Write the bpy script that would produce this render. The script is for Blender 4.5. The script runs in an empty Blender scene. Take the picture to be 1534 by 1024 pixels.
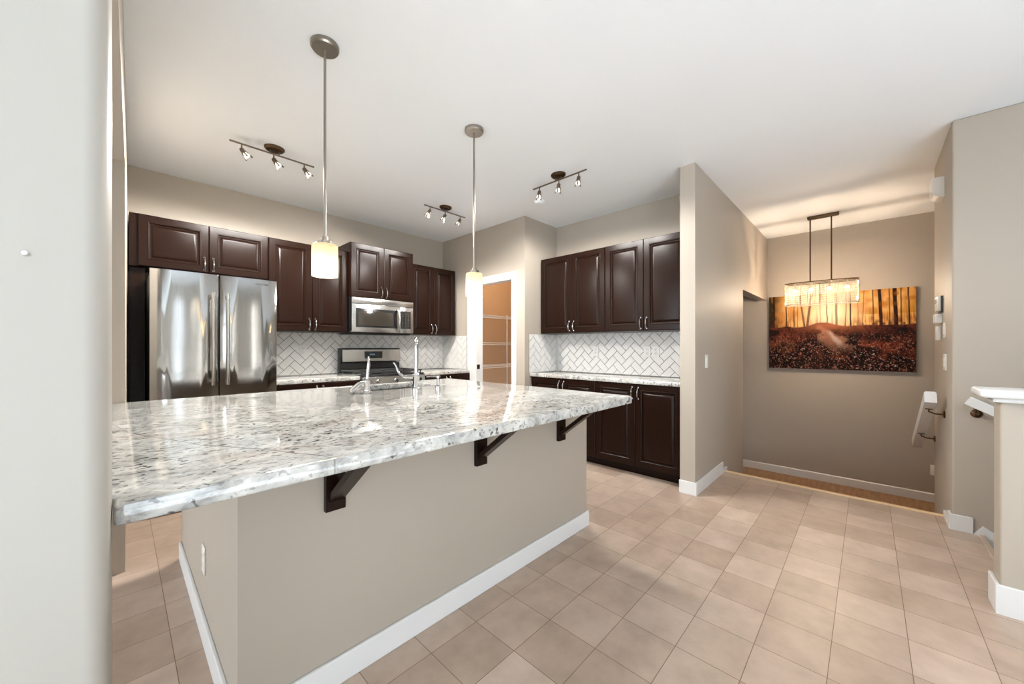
import bpy, bmesh, math, random
import numpy as np
from mathutils import Vector, Matrix

# ------------------------------------------------------------------ camera, world, big lights
S = bpy.context.scene
COL = S.collection
H = 2.743                                   # ceiling height
YAW = math.atan(533 / 560.0)
cam_d = bpy.data.cameras.new('camera')
cam_d.sensor_width = 36.0
cam_d.lens = 36.0 * 560.0 / 1534.0
cam_d.shift_y = 7.0 / 1534.0
cam_d.clip_start = 0.02
cam = bpy.data.objects.new('camera', cam_d)
cam.location = (0, 0, 1.225)
cam.rotation_euler = (math.pi / 2, 0, YAW - math.pi / 2)
COL.objects.link(cam)
S.camera = cam

S.view_settings.view_transform = 'Standard'
S.view_settings.look = 'None'
S.view_settings.exposure = 0.62
S.view_settings.gamma = 1.0
S.view_settings.use_curve_mapping = False
S.cycles.use_denoising = True
S.cycles.max_bounces = 10
S.cycles.diffuse_bounces = 6
S.cycles.caustics_reflective = False
S.cycles.caustics_refractive = False
S.cycles.sample_clamp_indirect = 30.0

W = bpy.data.worlds.new('world')
S.world = W
W.use_nodes = True
W.node_tree.nodes['Background'].inputs[0].default_value = (0.80, 0.90, 1.0, 1)
W.node_tree.nodes['Background'].inputs[1].default_value = 2.0


def area(name, loc, rot, sx, sy, power, color=(1, 1, 1)):
    d = bpy.data.lights.new(name, 'AREA')
    d.shape = 'RECTANGLE'; d.size = sx; d.size_y = sy
    d.energy = power; d.color = color
    o = bpy.data.objects.new(name, d)
    o.location = loc; o.rotation_euler = rot
    COL.objects.link(o)
    return o


def point(name, loc, power, color, r=0.03):
    d = bpy.data.lights.new(name, 'POINT')
    d.energy = power; d.color = color; d.shadow_soft_size = r
    o = bpy.data.objects.new(name, d); o.location = loc
    COL.objects.link(o)
    return o


P2 = math.pi / 2
# daylight in the living-room windows behind the camera, plus rear slits added for refrigerator streaks (rear wall faces +y, side wall faces +x)
REAR_WINDOWS_SLITS = [(-3.75, -0.45, 0.12, 2.45), (0.80, 0.88, 0.15, 2.35), (1.52, 1.58, 0.15, 2.35), (2.54, 2.64, 0.15, 2.35)]
SIDE_WINDOWS = [(-3.7, -2.0, 0.6, 2.35), (-1.5, -0.1, 0.6, 2.35), (1.5, 4.1, 0.3, 2.4)]
DAY = (0.80, 0.90, 1.0)
for i, (a, b, c, d) in enumerate(REAR_WINDOWS_SLITS):
    area('rear_daylight_and_streak', ((a + b) / 2, -4.56, (c + d) / 2), (P2, 0, 0), b - a, d - c,
         (8 if i == 0 else 16) * (b - a) * (d - c), DAY if i < 2 else (1.0, 0.92, 0.80))
for i, (a, b, c, d) in enumerate(SIDE_WINDOWS):
    area('daylight_side', (-4.06, (a + b) / 2, (c + d) / 2), (P2, 0, -P2), b - a, d - c, (5 if i < 2 else 13) * (b - a) * (d - c), DAY)

# sunlight added through the rear windows, bouncing off pale carpet to lift the ceiling
sd_ = bpy.data.lights.new('bounce_sun', 'SUN'); sd_.energy = 33.0; sd_.angle = 0.01; sd_.color = (0.76, 0.88, 1.0)
bounce_sun = bpy.data.objects.new('bounce_sun', sd_); COL.objects.link(bounce_sun)
AZ, EL = math.radians(35), math.radians(30)                      # slants across the living room and sinks 30 degrees
bounce_sun.rotation_euler = Vector((math.cos(EL) * math.sin(AZ), math.cos(EL) * math.cos(AZ), -math.sin(EL))).to_track_quat('-Z', 'Y').to_euler()


# ------------------------------------------------------------------ materials
def srgb(r, g, b):
    f = lambda c: (c / 255 / 12.92) if c / 255 <= 0.04045 else ((c / 255 + 0.055) / 1.055) ** 2.4
    return (f(r), f(g), f(b), 1)


class NT:
    def __init__(self, name):
        self.m = bpy.data.materials.new(name); self.m.use_nodes = True
        self.t = self.m.node_tree; self.b = self.t.nodes['Principled BSDF']

    def n(self, typ, **kw):
        x = self.t.nodes.new(typ)
        for k, v in kw.items():
            if k in x.inputs.keys() if isinstance(k, str) else False:
                x.inputs[k].default_value = v
            else:
                setattr(x, k, v)
        return x

    def l(self, a, b): self.t.links.new(a, b)

    def set(self, **kw):
        for k, v in kw.items(): self.b.inputs[k.replace('_', ' ')].default_value = v
        return self

    def coords(self, scale=(1, 1, 1), loc=(0, 0, 0), rot=(0, 0, 0)):
        c = self.n('ShaderNodeTexCoord'); mp = self.n('ShaderNodeMapping')
        mp.inputs['Scale'].default_value = scale; mp.inputs['Location'].default_value = loc
        mp.inputs['Rotation'].default_value = rot
        self.l(c.outputs['Object'], mp.inputs['Vector'])
        return mp.outputs['Vector']

    def noise(self, vec, scale, detail=3, rough=0.5, dist=0.0):
        x = self.n('ShaderNodeTexNoise')
        x.inputs['Scale'].default_value = scale; x.inputs['Detail'].default_value = detail
        x.inputs['Roughness'].default_value = rough; x.inputs['Distortion'].default_value = dist
        if vec is not None: self.l(vec, x.inputs['Vector'])
        return x.outputs['Fac']

    def ramp(self, fac, stops):
        x = self.n('ShaderNodeValToRGB'); e = x.color_ramp.elements
        while len(e) < len(stops): e.new(0.5)
        for i, (p, c) in enumerate(stops): e[i].position = p; e[i].color = c
        self.l(fac, x.inputs['Fac'])
        return x.outputs['Color']

    def mix(self, fac, a, b, mode='MIX'):
        x = self.n('ShaderNodeMix'); x.data_type = 'RGBA'; x.blend_type = mode
        for sock, v in ((x.inputs[0], fac), (x.inputs[6], a), (x.inputs[7], b)):
            if hasattr(v, 'is_linked'): self.l(v, sock)
            else: sock.default_value = v
        return x.outputs[2]

    def bump(self, height, strength, dist=0.01):
        x = self.n('ShaderNodeBump'); x.inputs['Strength'].default_value = strength
        x.inputs['Distance'].default_value = dist
        self.l(height, x.inputs['Height']); self.l(x.outputs['Normal'], self.b.inputs['Normal'])


def plain(name, col, rough=0.5, metal=0.0, **kw):
    t = NT(name)
    t.set(Base_Color=col, Roughness=rough, Metallic=metal)
    for k, v in kw.items(): t.b.inputs[k.replace('_', ' ')].default_value = v
    return t.m


def paint(name, col, rough=0.45, amount=0.05):
    t = NT(name); v = t.coords()
    f = t.noise(v, 2.2, 2)
    c2 = tuple(x * (1 - amount) for x in col[:3]) + (1,)
    t.l(t.mix(f, c2, col), t.b.inputs['Base Color'])
    t.set(Roughness=rough)
    t.bump(t.noise(v, 180, 2), 0.04, 0.002)
    return t.m


VEIN = [(-0.1, 2.5), (-0.008, 2.108), (0.015, 1.92), (0.068, 1.777), (0.116, 1.66), (0.174, 1.5), (0.214, 1.438), (0.29, 1.314), (0.346, 1.195), (0.39, 1.11), (0.41, 1.03), (0.45, 0.95), (0.7, 0.9)]
M = {}
M['taupe'] = paint('taupe_paint', srgb(173, 163, 150), 0.55)
M['carpet'] = plain('bounce_carpet', srgb(214, 212, 208), 0.9)  # unseen living-room floor, made pale to throw sunlight up at the ceiling
M['pale'] = paint('pale_paint', srgb(168, 164, 156), 0.5, 0.03)
M['ceiling'] = paint('ceiling_paint', srgb(236, 239, 242), 0.8, 0.02)
M['trim'] = plain('white_trim', srgb(220, 220, 219), 0.35)
M['plastic'] = plain('white_plastic', srgb(232, 229, 222), 0.35)
M['slot'] = plain('dark_slot', srgb(70, 66, 62), 0.5)
M['chrome'] = plain('polished_chrome', (0.52, 0.52, 0.53, 1), 0.08, 1.0)
M['nickel'] = plain('brushed_nickel', srgb(158, 150, 140), 0.3, 1.0)
M['gunmetal'] = plain('dark_nickel', srgb(128, 116, 104), 0.3, 1.0)
M['bronze'] = plain('dark_bronze', srgb(92, 72, 52), 0.35, 1.0)
M['black'] = plain('black_enamel', (0.012, 0.012, 0.012, 1), 0.22)
M['iron'] = plain('cast_iron', (0.03, 0.03, 0.03, 1), 0.5)
M['blackglass'] = plain('black_glass', (0.02, 0.019, 0.018, 1), 0.06)
M['darkgrey'] = plain('dark_grey_metal', (0.06, 0.06, 0.062, 1), 0.4, 0.3)
M['mark'] = plain('pale_marking', (0.22, 0.22, 0.22, 1), 0.5)
M['grout'] = plain('grey_grout', srgb(92, 90, 88), 0.8)
M['nosing'] = plain('oak_nosing', srgb(222, 192, 150), 0.35)


def m_wood():
    t = NT('espresso_wood'); v = t.coords((60, 60, 1.6))
    f = t.noise(v, 1.6, 3, 0.5, 0.2)
    t.l(t.ramp(f, [(0.2, (0.0115, 0.0046, 0.0027, 1)), (0.9, (0.0150, 0.0060, 0.0035, 1))]), t.b.inputs['Base Color'])
    t.set(Roughness=0.25)
    t.b.inputs['Specular IOR Level'].default_value = 0.15
    return t.m


def m_steel(name, col, rough=0.2, wav=0.12):
    t = NT(name)
    t.set(Base_Color=col, Metallic=1.0, Roughness=rough)
    v2 = t.coords((5.0, 5.0, 0.9))
    t.bump(t.noise(v2, 1.6, 1), wav, 0.03)
    v = t.coords((400, 400, 4)); g = t.noise(v, 1.0, 2)
    mr = t.n('ShaderNodeMapRange'); mr.inputs['To Min'].default_value = rough - 0.05; mr.inputs['To Max'].default_value = rough + 0.06
    t.l(g, mr.inputs['Value']); t.l(mr.outputs['Result'], t.b.inputs['Roughness'])
    return t.m


def m_granite():
    t = NT('white_granite')
    v = t.coords((1, 1.25, 1.1), rot=(0, 0, 0.3))
    base = t.ramp(t.noise(v, 9, 6, 0.68, 0.5), [(0.30, srgb(132, 132, 129)), (0.46, srgb(180, 179, 175)), (0.64, srgb(210, 208, 203))])
    warm = t.noise(v, 4.1, 3)
    base = t.mix(t.ramp(warm, [(0.55, (0, 0, 0, 1)), (0.8, (0.45, 0.45, 0.45, 1))]), base, srgb(186, 166, 146))
    v3 = t.coords((1, 1.5, 1.3), rot=(0, 0, 0.3))
    patch = t.ramp(t.noise(t.coords(), 3.3, 2), [(0.35, (0.35, 0.35, 0.35, 1)), (0.65, (1, 1, 1, 1))])
    fl = t.ramp(t.noise(v3, 34, 4, 0.62, 0.4), [(0.545, (0, 0, 0, 1)), (0.63, (0.9, 0.9, 0.9, 1))])
    fl = t.mix(1.0, fl, patch, 'MULTIPLY')
    base = t.mix(fl, base, srgb(116, 114, 110))
    dk = t.ramp(t.noise(v3, 36, 2, 0.5, 0.3), [(0.60, (0, 0, 0, 1)), (0.635, (1, 1, 1, 1))])
    dk = t.mix(1.0, dk, patch, 'MULTIPLY')
    base = t.mix(dk, base, srgb(44, 42, 42))
    # scattered near-black crystals
    wob = t.n('ShaderNodeMix'); wob.data_type = 'VECTOR'; wob.inputs[0].default_value = 0.06
    nz = t.n('ShaderNodeTexNoise'); nz.inputs['Scale'].default_value = 38.0; nz.inputs['Detail'].default_value = 3.0
    cc = t.coords(); t.l(cc, nz.inputs['Vector']); t.l(cc, wob.inputs[4]); t.l(nz.outputs['Color'], wob.inputs[5])
    vo = t.n('ShaderNodeTexVoronoi'); vo.inputs['Scale'].default_value = 31.0; t.l(wob.outputs[1], vo.inputs['Vector'])
    spot = t.ramp(vo.outputs['Distance'], [(0.12, (1, 1, 1, 1)), (0.27, (0, 0, 0, 1))])
    sel = t.ramp(vo.outputs['Color'], [(0.50, (0, 0, 0, 1)), (0.54, (0.9, 0.9, 0.9, 1))])
    base = t.mix(t.mix(1.0, spot, sel, 'MULTIPLY'), base, srgb(58, 56, 56))
    # one thin meandering vein: distance in y from a curve over x
    c = t.n('ShaderNodeTexCoord'); sp = t.n('ShaderNodeSeparateXYZ'); t.l(c.outputs['Object'], sp.inputs[0])
    nx = t.n('ShaderNodeMapRange'); nx.inputs['From Min'].default_value = -0.1; nx.inputs['From Max'].default_value = 0.7
    t.l(sp.outputs['X'], nx.inputs['Value'])
    fc = t.n('ShaderNodeFloatCurve'); cv = fc.mapping.curves[0]
    P = VEIN
    pts = [((x + 0.1) / 0.8, y / 3.0) for x, y in P]
    while len(cv.points) < len(pts): cv.points.new(0.5, 0.5)
    for q, (a, b_) in zip(cv.points, pts): q.location = (a, b_)
    for q in cv.points: q.handle_type = 'VECTOR'
    fc.mapping.update()
    f3 = t.n('ShaderNodeMath'); f3.operation = 'MULTIPLY'; t.l(fc.outputs[0], f3.inputs[0]); f3.inputs[1].default_value = 3.0
    t.l(nx.outputs['Result'], fc.inputs['Value'])
    m1 = t.n('ShaderNodeMath'); m1.operation = 'SUBTRACT'; t.l(sp.outputs['Y'], m1.inputs[0]); t.l(f3.outputs[0], m1.inputs[1])
    m2 = t.n('ShaderNodeMath'); m2.operation = 'MULTIPLY_ADD'; t.l(t.noise(t.coords(), 22, 2), m2.inputs[0]); m2.inputs[1].default_value = 0.03; m2.inputs[2].default_value = -0.015
    m3 = t.n('ShaderNodeMath'); m3.operation = 'ADD'; t.l(m1.outputs[0], m3.inputs[0]); t.l(m2.outputs[0], m3.inputs[1])
    m4 = t.n('ShaderNodeMath'); m4.operation = 'ABSOLUTE'; t.l(m3.outputs[0], m4.inputs[0])
    vein = t.ramp(m4.outputs[0], [(0.003, (0.75, 0.75, 0.75, 1)), (0.010, (0, 0, 0, 1))])
    lt = t.n('ShaderNodeMath'); lt.operation = 'LESS_THAN'; t.l(sp.outputs['X'], lt.inputs[0]); lt.inputs[1].default_value = 0.69
    vein = t.mix(1.0, vein, lt.outputs[0], 'MULTIPLY')
    base = t.mix(vein, base, srgb(104, 98, 92))
    t.l(base, t.b.inputs['Base Color'])
    t.set(Roughness=0.06)
    t.b.inputs['Specular IOR Level'].default_value = 0.7
    return t.m


def m_floor():
    t = NT('beige_floor_tile')
    v = t.coords((1, 1, 1), loc=(-0.86 + 0.2365 * 20, -0.571 + 0.231 * 40, 0))
    br = t.n('ShaderNodeTexBrick'); br.offset = 0.0; br.squash = 1.0
    t.l(v, br.inputs['Vector'])
    br.inputs['Scale'].default_value = 1.0
    br.inputs['Brick Width'].default_value = 0.2365; br.inputs['Row Height'].default_value = 0.231
    br.inputs['Mortar Size'].default_value = 0.0014; br.inputs['Mortar Smooth'].default_value = 0.2
    br.inputs['Color1'].default_value = srgb(167, 147, 131); br.inputs['Color2'].default_value = srgb(190, 171, 156)
    br.inputs['Mortar'].default_value = srgb(112, 88, 68)
    cl = t.noise(t.coords(), 6.5, 5, 0.6)
    c = t.mix(0.45, br.outputs['Color'], t.ramp(cl, [(0.3, (0.36, 0.34, 0.31, 1)), (0.7, (0.66, 0.65, 0.64, 1))]), 'OVERLAY')
    t.l(c, t.b.inputs['Base Color'])
    t.set(Roughness=0.34)
    return t.m


def m_landing():
    t = NT('honey_landing_floor')
    f = t.noise(t.coords((2, 14, 2)), 2.0, 4)
    t.l(t.ramp(f, [(0.3, srgb(132, 92, 54)), (0.7, srgb(172, 128, 82))]), t.b.inputs['Base Color'])
    t.set(Roughness=0.3)
    return t.m


def m_shade():
    t = NT('frosted_shade_glass')
    out = t.t.nodes['Material Output']
    tr = t.n('ShaderNodeBsdfTranslucent'); tr.inputs['Color'].default_value = (0.66, 0.59, 0.47, 1)
    mx = t.n('ShaderNodeMixShader'); mx.inputs[0].default_value = 0.6
    t.set(Base_Color=(0.62, 0.57, 0.47, 1), Roughness=0.25)
    t.l(t.b.outputs[0], mx.inputs[1]); t.l(tr.outputs[0], mx.inputs[2]); t.l(mx.outputs[0], out.inputs[0])
    return t.m


def m_emit(name, col, s):
    t = NT(name)
    t.set(Base_Color=col, Roughness=0.3)
    t.b.inputs['Emission Color'].default_value = col
    t.b.inputs['Emission Strength'].default_value = s
    return t.m


def m_crystal():
    t = NT('crystal_bead')
    out = t.t.nodes['Material Output']
    t.set(Base_Color=(0.32, 0.28, 0.22, 1), Roughness=0.12)
    tr = t.n('ShaderNodeBsdfTranslucent'); tr.inputs['Color'].default_value = (0.20, 0.17, 0.13, 1)
    mx = t.n('ShaderNodeMixShader'); mx.inputs[0].default_value = 0.5
    t.l(t.b.outputs[0], mx.inputs[1]); t.l(tr.outputs[0], mx.inputs[2]); t.l(mx.outputs[0], out.inputs[0])
    return t.m


def m_vcol(name):
    t = NT(name)
    a = t.n('ShaderNodeAttribute'); a.attribute_name = 'Col'
    t.l(a.outputs['Color'], t.b.inputs['Base Color'])
    t.set(Roughness=0.6)
    t.b.inputs['Specular IOR Level'].default_value = 0.12
    return t.m


M['wood'] = m_wood()
M['steel'] = m_steel('stainless_steel', (0.44, 0.44, 0.435, 1), 0.11, 0.035)
M['steel2'] = m_steel('satin_steel', (0.50, 0.495, 0.48, 1), 0.24, 0.03)
M['granite'] = m_granite()
M['floor'] = m_floor()
M['landing'] = m_landing()
M['shade'] = m_shade()
M['bulb'] = m_emit('lit_bulb', (1.0, 0.86, 0.62, 1), 9.0)
M['trackbulb'] = m_emit('lit_track_bulb', (1.0, 0.93, 0.82, 1), 0.7)
M['display'] = m_emit('clock_display', (0.06, 0.10, 0.16, 1), 0.1)
M['crystal'] = m_crystal()
M['tile'] = plain('white_subway_tile', srgb(214, 212, 209), 0.16)
M['canvas'] = m_vcol('forest_print')
M['pantry'] = paint('pantry_paint', srgb(190, 160, 130), 0.6)


# ------------------------------------------------------------------ mesh builder
class MB:
    def __init__(self): self.bm = bmesh.new(); self.mi = 0

    def face(self, vs):
        try:
            f = self.bm.faces.new(vs); f.material_index = self.mi; return f
        except ValueError:
            return None

    def v(self, p): return self.bm.verts.new(p)

    def box(self, x0, x1, y0, y1, z0, z1, bev=0.0, seg=2):
        vs = [self.v((x, y, z)) for x in (x0, x1) for y in (y0, y1) for z in (z0, z1)]
        fs = [self.face([vs[i] for i in q]) for q in ((0, 1, 3, 2), (4, 6, 7, 5), (0, 4, 5, 1), (2, 3, 7, 6), (0, 2, 6, 4), (1, 5, 7, 3))]
        if bev:
            es = list({e for f in fs for e in f.edges})
            r = bmesh.ops.bevel(self.bm, geom=es, offset=bev, segments=seg, affect='EDGES', profile=0.5)
            for f in r['faces']: f.material_index = self.mi
        return self

    def prism(self, poly, z0, z1, bev=0.0, seg=2):
        a = [self.v((x, y, z0)) for x, y in poly]; b = [self.v((x, y, z1)) for x, y in poly]
        n = len(poly)
        fs = [self.face(a[::-1]), self.face(b)]
        for i in range(n): fs.append(self.face([a[i], a[(i + 1) % n], b[(i + 1) % n], b[i]]))
        if bev:
            es = list({e for e in fs[1].edges} | {e for e in fs[0].edges})
            r = bmesh.ops.bevel(self.bm, geom=es, offset=bev, segments=seg, affect='EDGES', profile=0.5)
            for f in r['faces']: f.material_index = self.mi
        return self

    def extrude_profile(self, prof, p0, p1, up=(0, 0, 1)):
        """2-D profile (side, up) swept straight from p0 to p1, capped."""
        p0 = Vector(p0); p1 = Vector(p1); d = (p1 - p0).normalized(); u = Vector(up)
        s = d.cross(u).normalized(); u = s.cross(d).normalized()
        a = [self.v(p0 + s * x + u * y) for x, y in prof]; b = [self.v(p1 + s * x + u * y) for x, y in prof]
        n = len(prof)
        self.face(a[::-1]); self.face(b)
        for i in range(n): self.face([a[i], a[(i + 1) % n], b[(i + 1) % n], b[i]])
        return self

    def tube(self, pts, r, n=12, cap=True):
        pts = [Vector(p) for p in pts]
        rs = r if isinstance(r, (list, tuple)) else [r] * len(pts)
        rings = []; ref = None
        for i, p in enumerate(pts):
            d = (pts[min(i + 1, len(pts) - 1)] - pts[max(i - 1, 0)]).normalized()
            if ref is None:
                ref = Vector((0, 0, 1)) if abs(d.z) < 0.9 else Vector((1, 0, 0))
            s = (ref - d * ref.dot(d)).normalized(); ref = s
            t = d.cross(s)
            rings.append([self.v(p + (s * math.cos(k * 2 * math.pi / n) + t * math.sin(k * 2 * math.pi / n)) * rs[i]) for k in range(n)])
        for a, b in zip(rings, rings[1:]):
            for k in range(n): self.face([a[k], a[(k + 1) % n], b[(k + 1) % n], b[k]])
        if cap: self.face(rings[0][::-1]); self.face(rings[-1])
        return self

    def lathe(self, prof, c=(0, 0, 0), n=24, mat=None, sx=1.0, sy=1.0):
        """profile of (r, z) turned round z at c; mat = optional rotation matrix."""
        c = Vector(c); R = mat or Matrix.Identity(3)
        rings = []
        for r, z in prof:
            if r < 1e-6: rings.append([self.v(c + R @ Vector((0, 0, z)))])
            else: rings.append([self.v(c + R @ Vector((r * sx * math.cos(k * 2 * math.pi / n), r * sy * math.sin(k * 2 * math.pi / n), z))) for k in range(n)])
        for a, b in zip(rings, rings[1:]):
            for k in range(n):
                if len(a) == 1 and len(b) == 1: continue
                if len(a) == 1: self.face([a[0], b[k], b[(k + 1) % n]])
                elif len(b) == 1: self.face([a[k], a[(k + 1) % n], b[0]])
                else: self.face([a[k], a[(k + 1) % n], b[(k + 1) % n], b[k]])
        return self

    def rings_rect(self, x0, x1, z0, z1, prof):
        """raised-panel door: nested rectangles (inset, y) in the xz plane."""
        prev = None
        for ins, y in prof:
            r = [self.v((x0 + ins, y, z0 + ins)), self.v((x1 - ins, y, z0 + ins)), self.v((x1 - ins, y, z1 - ins)), self.v((x0 + ins, y, z1 - ins))]
            if prev is None: self.face(r[::-1])
            else:
                for k in range(4): self.face([prev[k], prev[(k + 1) % 4], r[(k + 1) % 4], r[k]])
            prev = r
        self.face(prev)
        return self

    def sphere(self, c, r, u=12, v=8):
        self.lathe([(r * math.sin(math.pi * i / v), -r * math.cos(math.pi * i / v)) for i in range(v + 1)], c, u)
        return self

    def build(self, name, mats, parent=None, smooth=True, angle=0.6):
        bmesh.ops.recalc_face_normals(self.bm, faces=self.bm.faces)
        me = bpy.data.meshes.new(name); self.bm.to_mesh(me); self.bm.free()
        for m in (mats if isinstance(mats, (list, tuple)) else [mats]):
            me.materials.append(M[m] if isinstance(m, str) else m)
        if smooth:
            for p in me.polygons: p.use_smooth = True
            me.set_sharp_from_angle(angle=angle)
        o = bpy.data.objects.new(name, me); COL.objects.link(o)
        if parent is not None: o.parent = parent
        return o


def tag(o, label, cat, group=None, kind=None):
    o['label'] = label; o['category'] = cat
    if group: o['group'] = group
    if kind: o['kind'] = kind
    return o


def thing(name, label, cat, loc=(0, 0, 0), rz=0.0, group=None):
    o = bpy.data.objects.new(name, None); COL.objects.link(o)
    o.empty_display_size = 0.1
    o.location = loc; o.rotation_euler = (0, 0, rz)
    return tag(o, label, cat, group)


def struct(mb, name, mats, smooth=False, label=None):
    o = mb.build(name, mats, None, smooth)
    o['kind'] = 'structure'
    if label: o['label'] = label
    return o


def copy_tree(o, parent=None):
    c = o.copy(); COL.objects.link(c)
    if parent is not None: c.parent = parent
    for ch in list(o.children): copy_tree(ch, c)
    return c


# ------------------------------------------------------------------ room shell
def xl(y): return -0.0128 + 0.0172 * (y - 0.95)      # left wall line

FB = -0.52        # landing level
# floor: main slab with the stairwell cut away
b = MB()
b.box(-4.0, 2.91, -1.2, 4.6, -0.12, 0.0)
b.box(2.91, 4.10, -0.53, 4.6, -0.12, 0.0)
struct(b, 'floor', 'floor')
b = MB(); b.box(-4.0, 2.91, -4.5, -1.2, -0.12, 0.004); struct(b, 'floor_living', 'carpet')
b = MB(); b.box(4.10, 6.4, -2.6, 2.5, FB - 0.1, FB); o = b.build('floor_landing', 'landing', None, False); o['kind'] = 'structure'
# two steps from the kitchen floor down to the landing
b = MB(); b.box(4.10, 4.38, -0.41, 1.045, FB, -0.173); b.box(4.38, 4.66, -0.41, 1.045, FB, -0.346)
struct(b, 'trim_1', 'landing')
b = MB(); b.box(4.09, 4.125, -0.41, 1.045, -0.03, 0.010, 0.005)
struct(b, 'trim_2', 'nosing')
# basement stairs beyond the half wall
b = MB()
for k in range(10):
    b.box(2.91, 3.86, -0.53 - 0.27 * (k + 1), -0.53 - 0.27 * k, -2.3, -0.18 * (k + 1))
struct(b, 'trim_3', 'landing')
b = MB(); b.box(2.91, 3.86, -0.548, -0.522, -0.03, 0.008, 0.004); struct(b, 'trim_4', 'floor')
b = MB(); b.box(-4.2, 6.5, -4.7, 4.7, H, H + 0.12); struct(b, 'ceiling', 'ceiling')

# left wall with a rounded drywall corner
b = MB()
c0 = (xl(0.95), 0.95); r = 0.03
pts = [(-4.0, 0.95)]
for k in range(7):
    a = -P2 + P2 * k / 6
    pts.append((c0[0] - r + r * math.cos(a), 0.95 + r + r * math.sin(a)))
r = 0.03; c1 = (xl(1.12), 1.12)
for k in range(7):
    a = P2 * k / 6
    pts.append((c1[0] - r + r * math.cos(a), 1.12 - r + r * math.sin(a)))
pts += [(-4.0, 1.12)]
b.prism(pts, 0, H)
struct(b, 'wall_left', 'pale', True)
# far piece of the left wall beyond the opening, with the header over it
b = MB()
b.prism([(-0.12, 2.93), (xl(2.93), 2.93), (xl(4.48), 4.48), (-0.12, 4.48)], 0, H)
b.prism([(-0.12, 1.12), (xl(1.12), 1.12), (xl(2.93), 2.93), (-0.12, 2.93)], 2.23, H)
struct(b, 'wall_left_far', 'taupe')
b = MB(); b.box(-4.1, 4.9, 4.48, 4.6, 0, H); struct(b, 'wall_back', 'taupe')
# pantry front wall with doorway
D0, D1, DZ = 3.085, 3.75, 2.045
b = MB()
b.box(3.245, 3.355, 2.885, D0, 0, H); b.box(3.245, 3.355, D1, 4.48, 0, H); b.box(3.245, 3.355, D0, D1, DZ, H)
struct(b, 'wall_pantry', 'taupe')
b = MB(); b.box(3.355, 3.858, 2.885, 2.985, 0, H); b.box(3.858, 4.9, 2.885, 2.985, 0, H); struct(b, 'wall_alcove', 'taupe')
b = MB(); b.box(4.80, 4.9, 2.985, 4.48, 0, H); struct(b, 'wall_pantry_end', 'pantry')
b = MB(); b.box(3.355, 4.80, 4.47, 4.48, 0, H); struct(b, 'wall_pantry_back', 'pantry')
b = MB(); b.box(3.858, 3.96, 1.15, 2.885, 0, H); struct(b, 'wall_hutch', 'taupe')
# stub wall between kitchen and stairs, with a passage below its far end
JX = 4.90
b = MB()
b.prism([(3.27, 1.03), (JX, 1.03), (JX, 1.15), (3.27, 1.15)], FB, H)
b.box(JX, 6.3, 1.03, 1.15, 1.875, H)
struct(b, 'wall_middle', 'taupe')
b = MB(); b.box(6.30, 6.4, -2.6, 2.5, FB, H); struct(b, 'wall_far', 'taupe')
b = MB(); b.box(3.96, 6.3, 2.4, 2.5, FB, H); struct(b, 'wall_passage', 'taupe')
b = MB(); b.box(3.86, 4.78, -4.5, -0.41, -2.3, H, 0.012, 3); struct(b, 'wall_right', 'taupe', True)
b = MB(); b.box(4.78, 6.3, -2.6, -2.5, FB, H); struct(b, 'wall_entry', 'taupe')
b = MB(); b.box(2.79, 2.91, -4.5, -0.44, -2.3, 0.975, 0.008, 3); struct(b, 'wall_half', 'taupe', True)
b = MB(); b.box(2.80, 2.90, -4.4, -0.45, 0.975, 0.99); b.box(2.765, 2.935, -4.45, -0.415, 0.97, 0.99, 0.006); b.box(2.735, 2.965, -4.45, -0.375, 0.99, 1.028, 0.014, 3)
struct(b, 'trim_5', 'trim', True)


def wall_with_holes(name, lo, hi, holes, axis, t0, t1, mat):
    """wall in plane axis; holes = (a0,a1,z0,z1)."""
    b = MB()
    def bx(a0, a1, z0, z1):
        if a1 - a0 < 1e-4 or z1 - z0 < 1e-4: return
        if axis == 'y': b.box(a0, a1, t0, t1, z0, z1)
        else: b.box(t0, t1, a0, a1, z0, z1)
    c = lo
    for (a0, a1, z0, z1) in sorted(holes):
        bx(c, a0, 0, H); bx(a0, a1, 0, z0); bx(a0, a1, z1, H); c = a1
    bx(c, hi, 0, H)
    return struct(b, name, mat)


wall_with_holes('wall_rear', -4.0, 3.86, REAR_WINDOWS_SLITS, 'y', -4.6, -4.5, 'taupe')
wall_with_holes('wall_side', -4.6, 4.6, SIDE_WINDOWS, 'x', -4.1, -4.0, 'taupe')


# baseboards
def board(name, p0, p1, out, h=0.105, t=0.014, z=0.0):
    """baseboard from p0 to p1 on a wall face, out = +1/-1 side."""
    b = MB()
    prof = [(0, 0), (t, 0), (t, h - 0.012), (t * 0.55, h - 0.003), (0.2 * t, h), (0, h)]
    prof = [(x * out, y) for x, y in prof]
    b.extrude_profile(prof, (p0[0], p0[1], z), (p1[0], p1[1], z))
    return struct(b, name, 'trim', True)


b = MB()
for p0, p1 in (((3.27 - 0.014, 1.155), (3.27 - 0.014, 1.03 - 0.014)),):
    b.box(3.27 - 0.015, 3.27, 1.015, 1.155, 0, 0.105, 0.003)
b.box(3.27, 4.05, 1.015, 1.03, 0, 0.105, 0.003)
b.prism([(4.05, 1.012), (4.17, 1.012), (4.17, 1.03), (4.05, 1.03)], -0.05, 0.035, 0.003)
struct(b, 'baseboard_middle', 'trim')
board('baseboard_far', (6.3, 2.4), (6.3, -2.5), 1, 0.10, 0.014, FB + 0.0)
b = MB()
b.box(3.845, 3.86, -0.50, -0.395, 0, 0.105, 0.003); b.box(3.86, 3.925, -0.41, -0.395, 0, 0.105, 0.003)
b.box(3.925, 4.10, -0.41, -0.394, 0, 0.05, 0.003)
struct(b, 'baseboard_right', 'trim')
b = MB()   # sloping skirt board along the basement stairs
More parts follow.
